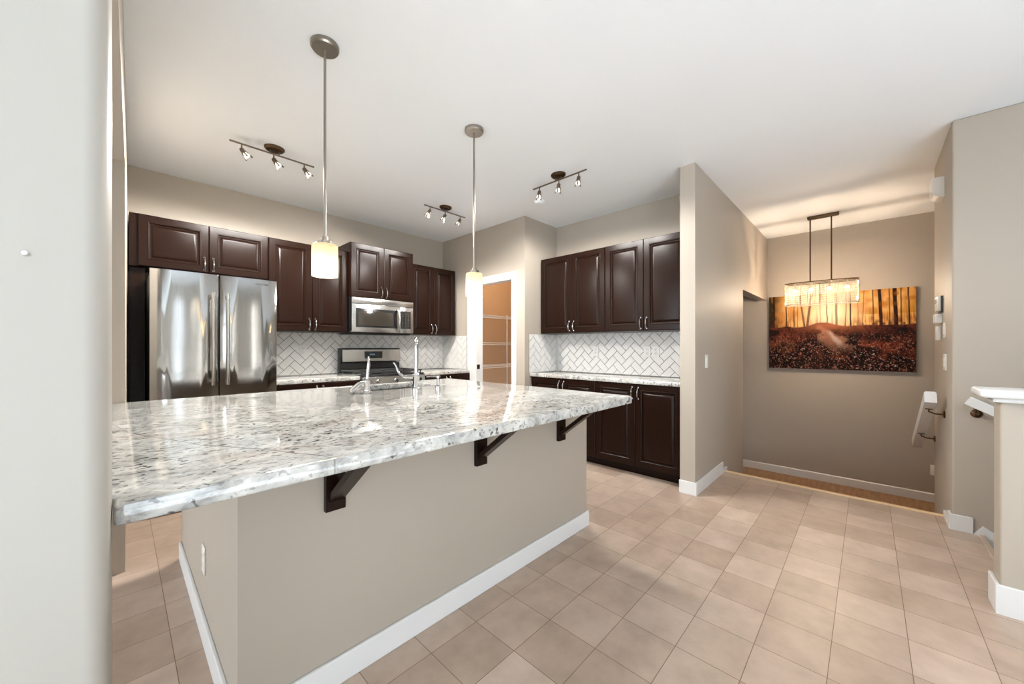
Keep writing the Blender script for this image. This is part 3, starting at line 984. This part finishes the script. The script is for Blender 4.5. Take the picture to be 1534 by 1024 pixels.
for k in range(1, 10):
    a = math.pi * 0.95 * k / 9; rr = 0.045
    pts.append((0.008 + 0.42 * rr * (1 - math.cos(a)), -0.006 + 0.9 * rr * (1 - math.cos(a)), 0.19 + rr * math.sin(a)))
b = MB(); b.tube(pts, [0.010] * 3 + [0.009] * 9, 12); b.build('spout', 'chrome', t2)
b = MB(); b.tube([(0, 0, 0.07), (-0.025, 0.024, 0.066), (-0.035, 0.034, 0.058), (-0.068, 0.062, 0.016), (-0.070, 0.064, 0.013)], [0.014, 0.016, 0.020, 0.025, 0.021], 16); b.build('lever', 'chrome', t2)
sd = thing('soap_dispenser', 'short chrome soap dispenser right of the tall faucet', 'soap dispenser', (1.691, 2.395, ZT))
b = MB(); b.lathe([(0, 0), (0.021, 0), (0.021, 0.005), (0.013, 0.010), (0.013, 0.05), (0.009, 0.052), (0.009, 0.07)], (0, 0, 0), 20); b.build('body', 'chrome', sd)
b = MB(); b.lathe([(0, 0.082), (0.017, 0.082), (0.018, 0.078), (0.018, 0.068), (0, 0.068)], (0, 0, 0), 20)
b.tube([(0, 0, 0.076), (-0.04, 0.042, 0.077), (-0.062, 0.064, 0.073)], [0.0075, 0.006, 0.005], 10); b.build('pump_head', 'chrome', sd)


# ------------------------------------------------------------------ pendants
def pendant(label, x, y, r):
    p = thing('pendant_light', label, 'pendant lamp', (x, y, H), 0, 'pendant lamps over the island')
    b = MB(); b.lathe([(0, 0), (0.066, 0), (0.066, -0.018), (0.060, -0.026), (0.0, -0.026)], (0, 0, 0), 32); b.build('canopy', 'nickel', p)
    b = MB(); b.tube([(0, 0, -0.026), (0, 0, -0.98)], 0.0065, 12); b.build('rod', 'nickel', p)
    b = MB(); b.lathe([(0, -0.965), (0.014, -0.965), (0.016, -0.985), (0.034, -0.988), (0.034, -1.012), (0, -1.012)], (0, 0, 0), 24)
    b.build('socket_cap', 'nickel', p)
    zb, zt = -1.165, -1.006
    b = MB(); b.lathe([(0.03, zt), (r - 0.006, zt), (r, zt - 0.006), (r, zb), (r - 0.005, zb), (r - 0.005, zt - 0.008), (0.03, zt - 0.006), (0.03, zt)], (0, 0, 0), 40)
    b.build('lamp_shade', 'shade', p)
    b = MB(); b.sphere((0, 0, -1.085), 0.022); b.lathe([(0.013, -1.065), (0.013, -1.012)], (0, 0, 0), 12); b.build('bulb', 'bulb', p)
    l = point('pendant_bulb_light', (x, y, H - 1.125), 2.6, (1.0, 0.86, 0.68), 0.02)
    return p


pendant('pendant lamp with glowing cylinder shade hanging nearer the refrigerator', 0.714, 1.98, 0.060)
pendant('pendant lamp with glowing cylinder shade hanging in front of the pantry doorway', 1.711, 1.994, 0.058)


# ------------------------------------------------------------------ track lights
def track(label, x, y, rz, tilt, half=0.28, watts=52, swing=(-0.06, 0.035)):
    t = thing('track_light', label, 'track light', (x, y, H), rz, 'three-head track lights on the kitchen ceiling')
    b = MB(); b.lathe([(0, 0), (0.060, 0), (0.060, -0.010), (0.050, -0.022), (0.02, -0.026), (0, -0.026)], (0, 0, 0), 28, sx=1.15); b.build('canopy', 'bronze', t)
    b = MB(); b.tube([(-half, 0, -0.05), (half, 0, -0.05)], 0.0065, 10)
    for sx in (-0.03, 0.03): b.tube([(sx, 0, -0.05), (sx, 0, -0.02)], 0.004, 8)
    b.build('bar', 'gunmetal', t)
    for k, fx in enumerate((-0.74, -0.02, 0.74)):
        hx = fx * half
        b = MB(); b.tube([(hx, 0, -0.05), (hx, 0, -0.092)], 0.005, 10)
        hd = b.build('spot_head', 'gunmetal', t)
        tl = tilt[k] if isinstance(tilt[0], tuple) else tilt
        R = Vector((0, 0, -1)).rotation_difference(Vector(tl)).to_matrix() @ Matrix.Diagonal((1, 1, -1)).to_3x3()
        c = Vector((hx, 0, -0.09))
        b = MB(); b.lathe([(0, -0.006), (0.013, -0.006), (0.016, 0.0), (0.017, 0.03), (0.015, 0.033), (0, 0.033)], c, 16, R)
        b.build('socket', 'gunmetal', hd)
        for q in range(3):
            a = q * 2 * math.pi / 3
            b = MB(); b.tube([c + R @ Vector((0.016 * math.cos(a), 0.016 * math.sin(a), 0.02)), c + R @ Vector((0.022 * math.cos(a), 0.022 * math.sin(a), 0.055)), c + R @ Vector((0.026 * math.cos(a), 0.026 * math.sin(a), 0.075))], [0.004, 0.005, 0.006], 8)
            b.build('prong', 'gunmetal', hd)
        b = MB(); b.lathe([(0, 0.028), (0.010, 0.030), (0.019, 0.052), (0.020, 0.06), (0.0, 0.062)], c, 14, R); b.build('bulb', 'trackbulb', hd)
        wp = Matrix.Rotation(rz, 3, 'Z') @ (c + R @ Vector((0, 0, 0.10)))
        ld = bpy.data.lights.new('track_spot_light', 'SPOT'); ld.energy = watts; ld.color = (1.0, 0.965, 0.91)
        ld.spot_size = math.radians(174); ld.spot_blend = 0.3; ld.shadow_soft_size = 0.06
        lo_ = bpy.data.objects.new('track_spot_light', ld); COL.objects.link(lo_)
        lo_.location = (x + wp.x, y + wp.y, H + wp.z)
        aim = Matrix.Rotation(rz, 3, 'Z') @ Vector(swing + (-1,))
        lo_.rotation_euler = Vector((0, 0, -1)).rotation_difference(aim).to_euler()
    return t


track('track light of three spots above the refrigerator side', 0.819, 3.285, 0.0, (0.5, -0.42, -0.85))
track('track light of three spots in front of the corner right of the microwave', 2.447, 3.325, 0.0, (-0.42, 0.3, -0.9), 0.27, 18, (-0.33, 0.0))
track('track light of three spots turned towards the hutch cabinets', 2.67, 1.978, P2, (0.1, 0.1, -0.98), 0.288, 27, (0.05, -0.07))
b = MB(); b.lathe([(0, 0), (0.055, 0), (0.055, -0.018), (0.04, -0.03), (0, -0.032)], (3.02, 2.482, H), 28)
tag(b.build('smoke_detector', 'ceiling'), 'small round white smoke detector on the kitchen ceiling', 'smoke detector')

# ------------------------------------------------------------------ chandelier
ch = thing('chandelier', 'oblong crystal bead chandelier hanging over the entry landing', 'chandelier', (5.59, 0.40, H))
b = MB(); b.box(-0.035, 0.035, -0.165, 0.115, -0.03, 0, 0.003); b.build('ceiling_plate', 'bronze', ch)
for yy in (-0.10, 0.09):
    b = MB(); b.tube([(0, yy, -0.03), (0, yy, -0.765)], 0.007, 10); b.build('stem', 'bronze', ch)


def stadium(n, a, bb):
    return [(bb * math.copysign(abs(math.sin(t)) ** 0.7, math.sin(t)), a * math.copysign(abs(math.cos(t)) ** 0.7, math.cos(t))) for t in [2 * math.pi * k / n for k in range(n)]]


CA, CB, CT, CBm = 0.335, 0.12, -0.765, -1.03
ring = stadium(64, CA, CB)
def hoop(z0, z1, t):
    b = MB()
    o_ = [(x, y) for x, y in ring]; i_ = [(x * (1 - t / CB), y * (1 - t / CA)) for x, y in ring]
    R_ = [[b.v((x, y, z)) for x, y in p] for p, z in ((o_, z0), (o_, z1), (i_, z1), (i_, z0))]
    for a, c in zip(R_, R_[1:] + R_[:1]):
        for k in range(64): b.face([a[k], a[(k + 1) % 64], c[(k + 1) % 64], c[k]])
    return b
b = hoop(CT - 0.012, CT, 0.008)
b.box(-CB * 0.98, CB * 0.98, -0.11, -0.09, CT - 0.008, CT - 0.002); b.box(-CB * 0.98, CB * 0.98, 0.08, 0.10, CT - 0.008, CT - 0.002)
b.box(-0.008, 0.008, -CA * 0.98, CA * 0.98, CT - 0.008, CT - 0.002)
b.build('top_frame', 'bronze', ch)
hoop(CBm, CBm + 0.006, 0.004).build('bottom_hoop', 'nickel', ch)
b = MB()
# bead strands
per = [0.0]; fine = stadium(400, CA - 0.004, CB - 0.004); fine.append(fine[0])
for p, q in zip(fine, fine[1:]): per.append(per[-1] + math.hypot(q[0] - p[0], q[1] - p[1]))
nst = 118
for s_ in range(nst):
    t = per[-1] * s_ / nst
    i = max(k for k in range(len(per)) if per[k] <= t)
    x, y = fine[min(i, 399)]
    nb = 20
    for r_ in range(nb):
        z = CT - 0.016 - (r_ + 0.5) * (0.245 / nb)
        q = 0.0058
        v = [b.v((x + dx_ * q, y + dy_ * q, z + dz_ * q * 1.05)) for dx_, dy_, dz_ in ((1, 0, 0), (0, 1, 0), (-1, 0, 0), (0, -1, 0), (0, 0, 1), (0, 0, -1))]
        for k in range(4):
            b.face([v[k], v[(k + 1) % 4], v[4]]); b.face([v[(k + 1) % 4], v[k], v[5]])
bc = b.build('bead_curtain', 'crystal', ch, False); bc['kind'] = 'stuff'
for yy in (-0.235, -0.08, 0.08, 0.235):
    b = MB(); b.sphere((0, yy, CT - 0.085), 0.017); b.build('bulb', 'bulb', ch)
    b = MB(); b.tube([(0, yy, CT - 0.005), (0, yy, CT - 0.068)], 0.011, 10); b.build('candle_socket', 'nickel', ch)
    point('chandelier_bulb_light', (5.59, 0.40 + yy, H + CT - 0.125), 10, (1.0, 0.79, 0.58), 0.02)

# ------------------------------------------------------------------ forest picture
def vnoise(u, v, fu, fv, seed):
    rng = np.random.RandomState(seed); g = rng.rand(int(fv) + 3, int(fu) + 3)
    x = u * fu; y = v * fv; xi = x.astype(int); yi = y.astype(int); fx = x - xi; fy = y - yi
    fx = fx * fx * (3 - 2 * fx); fy = fy * fy * (3 - 2 * fy)
    return (g[yi, xi] * (1 - fx) + g[yi, xi + 1] * fx) * (1 - fy) + (g[yi + 1, xi] * (1 - fx) + g[yi + 1, xi + 1] * fx) * fy


def forest(nu, nv):
    u, v = np.meshgrid(np.linspace(0, 1, nu), np.linspace(0, 1, nv))
    C = lambda r, g, b_: np.array(srgb(r, g, b_)[:3])
    def mixc(a, c, t): return a * (1 - t[..., None]) + c * t[..., None]
    hz = 0.43 + 0.035 * (vnoise(u, v, 14, 1, 1) - 0.5) - 0.05 * np.exp(-((u - 0.42) / 0.1) ** 2)
    n1 = vnoise(u, v, 34, 16, 2); n2 = vnoise(u, v, 90, 46, 3); n3 = vnoise(u, v, 150, 84, 4)
    # sky and foliage
    img = np.ones((nv, nu, 3)) * C(206, 138, 66)
    img = mixc(img, C(238, 186, 110), np.clip(n1 * 1.4 - 0.3, 0, 1))
    img = mixc(img, C(190, 128, 30), np.clip(vnoise(u, v, 12, 7, 5) * 2 - 1.0, 0, 1) * (v < 0.3))
    glow = np.exp(-(((u - 0.46) / 0.16) ** 2 + ((v - 0.28) / 0.2) ** 2))
    img = mixc(img, C(255, 226, 190), np.clip(glow * 1.1, 0, 1))
    img = mixc(img, C(52, 40, 18), np.clip(np.exp(-((u) / 0.09) ** 2) * 1.1 * (0.5 + n1), 0, 1))
    streak = vnoise(u, v, 120, 3, 6)
    img = mixc(img, C(120, 62, 26), np.clip(streak * 3 - 2.0, 0, 1) * np.clip((v - 0.1) * 3, 0, 1) * 0.75)
    # trunks: (x at top, x at base, width, base v, darkness)
    for xt, xb, w, vb, dk in ((0.135, 0.145, 0.006, 0.46, 1), (0.245, 0.285, 0.009, 0.52, 0.75), (0.33, 0.295, 0.011, 0.53, 0.8), (0.44, 0.445, 0.005, 0.46, 0.9),
                              (0.505, 0.51, 0.010, 0.45, 0.7), (0.395, 0.395, 0.006, 0.42, 0.5), (0.60, 0.605, 0.007, 0.48, 0.95), (0.575, 0.57, 0.005, 0.46, 0.7), (0.69, 0.68, 0.005, 0.47, 0.6),
                              (0.785, 0.80, 0.012, 0.53, 1), (0.875, 0.89, 0.014, 0.56, 1), (0.845, 0.848, 0.005, 0.5, 0.8), (0.955, 0.965, 0.006, 0.52, 1), (0.745, 0.75, 0.006, 0.5, 0.8),
                              (0.915, 0.915, 0.006, 0.53, 0.8), (0.20, 0.20, 0.008, 0.44, 0.5), (0.04, 0.04, 0.010, 0.45, 0.9), (0.23, 0.225, 0.005, 0.45, 0.6), (0.65, 0.65, 0.004, 0.46, 0.5)):
        xc = xt + (xb - xt) * v / vb + 0.003 * (vnoise(u, v, 2, 12, int(xt * 999)) - 0.5)
        m = np.clip((w - np.abs(u - xc)) / 0.003, 0, 1) * (v < vb) * dk
        img = mixc(img, C(38, 20, 14), m)
    # undergrowth along the tree line
    bush = np.clip((vnoise(u, v, 60, 26, 31) - 0.45) * 4, 0, 1) * np.clip(1 - np.abs(v - 0.42) / 0.10, 0, 1) * np.clip(np.maximum((u - 0.52) * 4, (0.16 - u) * 8), 0, 1)
    img = mixc(img, C(70, 30, 26), bush * 0.85)
    twig = np.clip((vnoise(u, v, 150, 9, 32) - 0.62) * 5, 0, 1) * np.clip((v - 0.16) * 5, 0, 1) * (1 - np.clip(glow * 1.2, 0, 1))
    img = mixc(img, C(96, 48, 22), twig * 0.6)
    crown = np.clip((vnoise(u, v, 26, 16, 33) - 0.5) * 4, 0, 1) * np.clip((0.26 - v) * 8, 0, 1) * np.clip((u - 0.55) * 4, 0, 1)
    img = mixc(img, C(150, 84, 18), crown * 0.55)
    # ground
    g = np.ones((nv, nu, 3)) * C(104, 46, 32)
    g = mixc(g, C(150, 72, 50), np.clip(vnoise(u, v, 9, 7, 7) * 2 - 0.8, 0, 1))
    g = mixc(g, C(176, 118, 72), np.clip(np.exp(-(((u - 0.12) / 0.07) ** 2 + ((v - 0.7) / 0.06) ** 2)) + np.exp(-(((u - 0.30) / 0.07) ** 2 + ((v - 0.93) / 0.07) ** 2)), 0, 1) * 0.8)
    dark = np.clip((v - 0.45) * 1.1, 0, 0.5)
    g = mixc(g, C(14, 8, 8), np.clip((vnoise(u, v, 16, 12, 8) + dark - 0.52) * 3.2, 0, 0.93))
    g = mixc(g, C(22, 10, 9), np.clip((n2 - 0.5) * 3, 0, 0.8))
    side = np.clip((u - 0.55) * 2.2, 0, 1) * np.clip(1 - np.abs(v - 0.54) / 0.13, 0, 1)
    g = mixc(g, C(18, 12, 14), side * 0.85)
    leaf = np.clip((n3 - 0.70) * 6, 0, 1) * np.clip((v - 0.48) * 5, 0, 1)
    g = mixc(g, C(196, 122, 98), leaf * 0.85)
    g = mixc(g, C(238, 214, 196), np.clip((vnoise(u, v, 130, 80, 10) - 0.84) * 9, 0, 1) * np.clip((v - 0.5) * 4, 0, 1))
    tt = np.clip((v - 0.41) / 0.36, 0, 1)
    edge = 0.05 * (vnoise(u, v, 26, 20, 21) - 0.5) + 0.03 * (n2 - 0.5)
    pc = 0.385 + 0.165 * tt ** 0.9; pw = 0.022 + 0.075 * np.clip(tt * 2.2, 0, 1)
    pm = np.clip((pw - np.abs(u - pc) + edge) / 0.035, 0, 1) * (v > 0.405) * np.clip((0.80 - v) / 0.22, 0, 1)
    g = mixc(g, C(186, 132, 104), pm * (0.75 + 0.25 * n1))
    hl = np.clip((0.030 - np.abs(u - (pc + 0.022)) + edge * 0.5) / 0.03, 0, 1) * np.clip((v - 0.47) / 0.06, 0, 1) * np.clip((0.72 - v) / 0.08, 0, 1)
    g = mixc(g, C(232, 206, 190), hl * 0.8)
    glow2 = np.clip(np.exp(-(((u - 0.46) / 0.2) ** 2 + ((v - 0.42) / 0.07) ** 2)), 0, 1)
    g = mixc(g, C(214, 128, 84), glow2 * 0.7)
    g = g * 0.62
    gm = np.clip((v - hz) / 0.015, 0, 1)
    img = img * 0.85
    img = mixc(img, np.zeros(3), np.zeros_like(u)) * (1 - gm[..., None]) + g * gm[..., None]
    return np.clip(img, 0, 1)


def picture():
    nu, nv = 330, 210
    y0, y1, z0, z1 = 1.00, -0.40, 0.932, 1.912
    x = 6.262
    px = forest(nu, nv)
    b = MB(); bm = b.bm
    g = [[bm.verts.new((x, y0 + (y1 - y0) * i / (nu - 1), z1 + (z0 - z1) * j / (nv - 1))) for i in range(nu)] for j in range(nv)]
    cl = bm.loops.layers.float_color.new('Col')
    idx = {}
    for j in range(nv):
        for i in range(nu): idx[g[j][i]] = px[j, i]
    for j in range(nv - 1):
        for i in range(nu - 1): bm.faces.new((g[j][i], g[j + 1][i], g[j + 1][i + 1], g[j][i + 1]))
    for f in bm.faces:
        for lp in f.loops:
            c = idx[lp.vert]; lp[cl] = (c[0], c[1], c[2], 1)
    r = thing('forest_picture', 'autumn forest path picture on the far wall behind the chandelier', 'picture', (0, 0, 0))
    r.location = (6.28, 0.30, 1.42)
    me = bpy.data.meshes.new('print'); bm.to_mesh(me); bm.free(); me.materials.append(M['canvas'])
    o = bpy.data.objects.new('print', me); COL.objects.link(o); o.parent = r; o.location = (-6.28, -0.30, -1.42)
    b = MB(); b.box(x + 0.0006 - 6.28, 6.299 - 6.28, y1 - 0.30, y0 - 0.30, z0 - 1.42, z1 - 1.42); b.build('stretcher', plain('canvas_edge', srgb(70, 40, 26), 0.7), r, False)


picture()


# ------------------------------------------------------------------ handrails
def handrail(label, p0, p1, wall_dir, posts, w=0.062, hgt=0.085):
    p0 = Vector(p0); p1 = Vector(p1)
    r = thing('handrail', label, 'handrail', p0)
    d = (p1 - p0)
    b = MB()
    hw, hh = w / 2, hgt / 2
    c = 0.008
    b.extrude_profile([(-hw, -hh), (hw, -hh), (hw, hh - c), (hw - c, hh), (-hw + c, hh), (-hw, hh - c)], (0, 0, 0), d)
    b.build('rail', 'trim', r, False)
    wd = Vector(wall_dir)
    for t, gap in posts:
        q = d * t + Vector((0, 0, -hh - 0.002))
        e = q + wd * gap + Vector((0, 0, -0.035))
        b = MB(); b.tube([q + Vector((0, 0, 0.006)), q + Vector((0, 0, -0.022)), q + wd * gap * 0.4 + Vector((0, 0, -0.035)), e], 0.006, 10)
        dd = d.normalized()
        k = b.build('rail_bracket', 'bronze', r)
        b = MB(); b.box(q.x - 0.02, q.x + 0.02, q.y - 0.02, q.y + 0.02, q.z - 0.004, q.z + 0.003, 0.002); b.build('saddle', 'bronze', k)
        R = Vector((0, 0, 1)).rotation_difference(-wd).to_matrix()
        b = MB(); b.lathe([(0, 0), (0.027, 0), (0.027, 0.004), (0.018, 0.010), (0, 0.010)], e, 20, R); b.build('rosette', 'bronze', k)
    return r


handrail('white square handrail on the right wall leading down to the landing', (4.06, -0.33, 0.86), (5.12, -0.33, 0.33), (0, -1, 0), ((0.10, 0.08), (0.62, 0.08)))
handrail('white handrail behind the half wall following the basement stairs down', (3.79, -0.47, 0.878), (3.79, -2.9, -0.53), (1, 0, 0), ((0.018, 0.07), (0.7, 0.07)), 0.05, 0.055)

# ------------------------------------------------------------------ pantry shelves
ps = thing('pantry_shelving', 'white wire shelving unit seen through the pantry doorway', 'shelving', (4.08, 4.30, 0))
for z in (0.50, 0.935, 1.285, 1.695):
    b = MB()
    for yy, rr in ((-0.165, 0.006), (0.155, 0.006)): b.tube([(-0.72, yy, z), (0.715, yy, z)], rr, 8)
    b.tube([(-0.72, -0.165, z - 0.028), (0.715, -0.165, z - 0.028)], 0.006, 8)
    for k in range(58):
        xx = -0.715 + k * 0.025
        b.tube([(xx, -0.165, z - 0.028), (xx, -0.166, z + 0.003), (xx, 0.155, z + 0.003)], 0.002, 4)
    b.build('wire_shelf', 'trim', ps)
b = MB(); b.tube([(0.14, -0.175, 0.0), (0.14, -0.175, 1.72)], 0.011, 10); b.build('support_pole', 'trim', ps)
point('pantry_lamp_light', (3.95, 3.6, 2.45), 14, (1.0, 0.72, 0.46), 0.06)
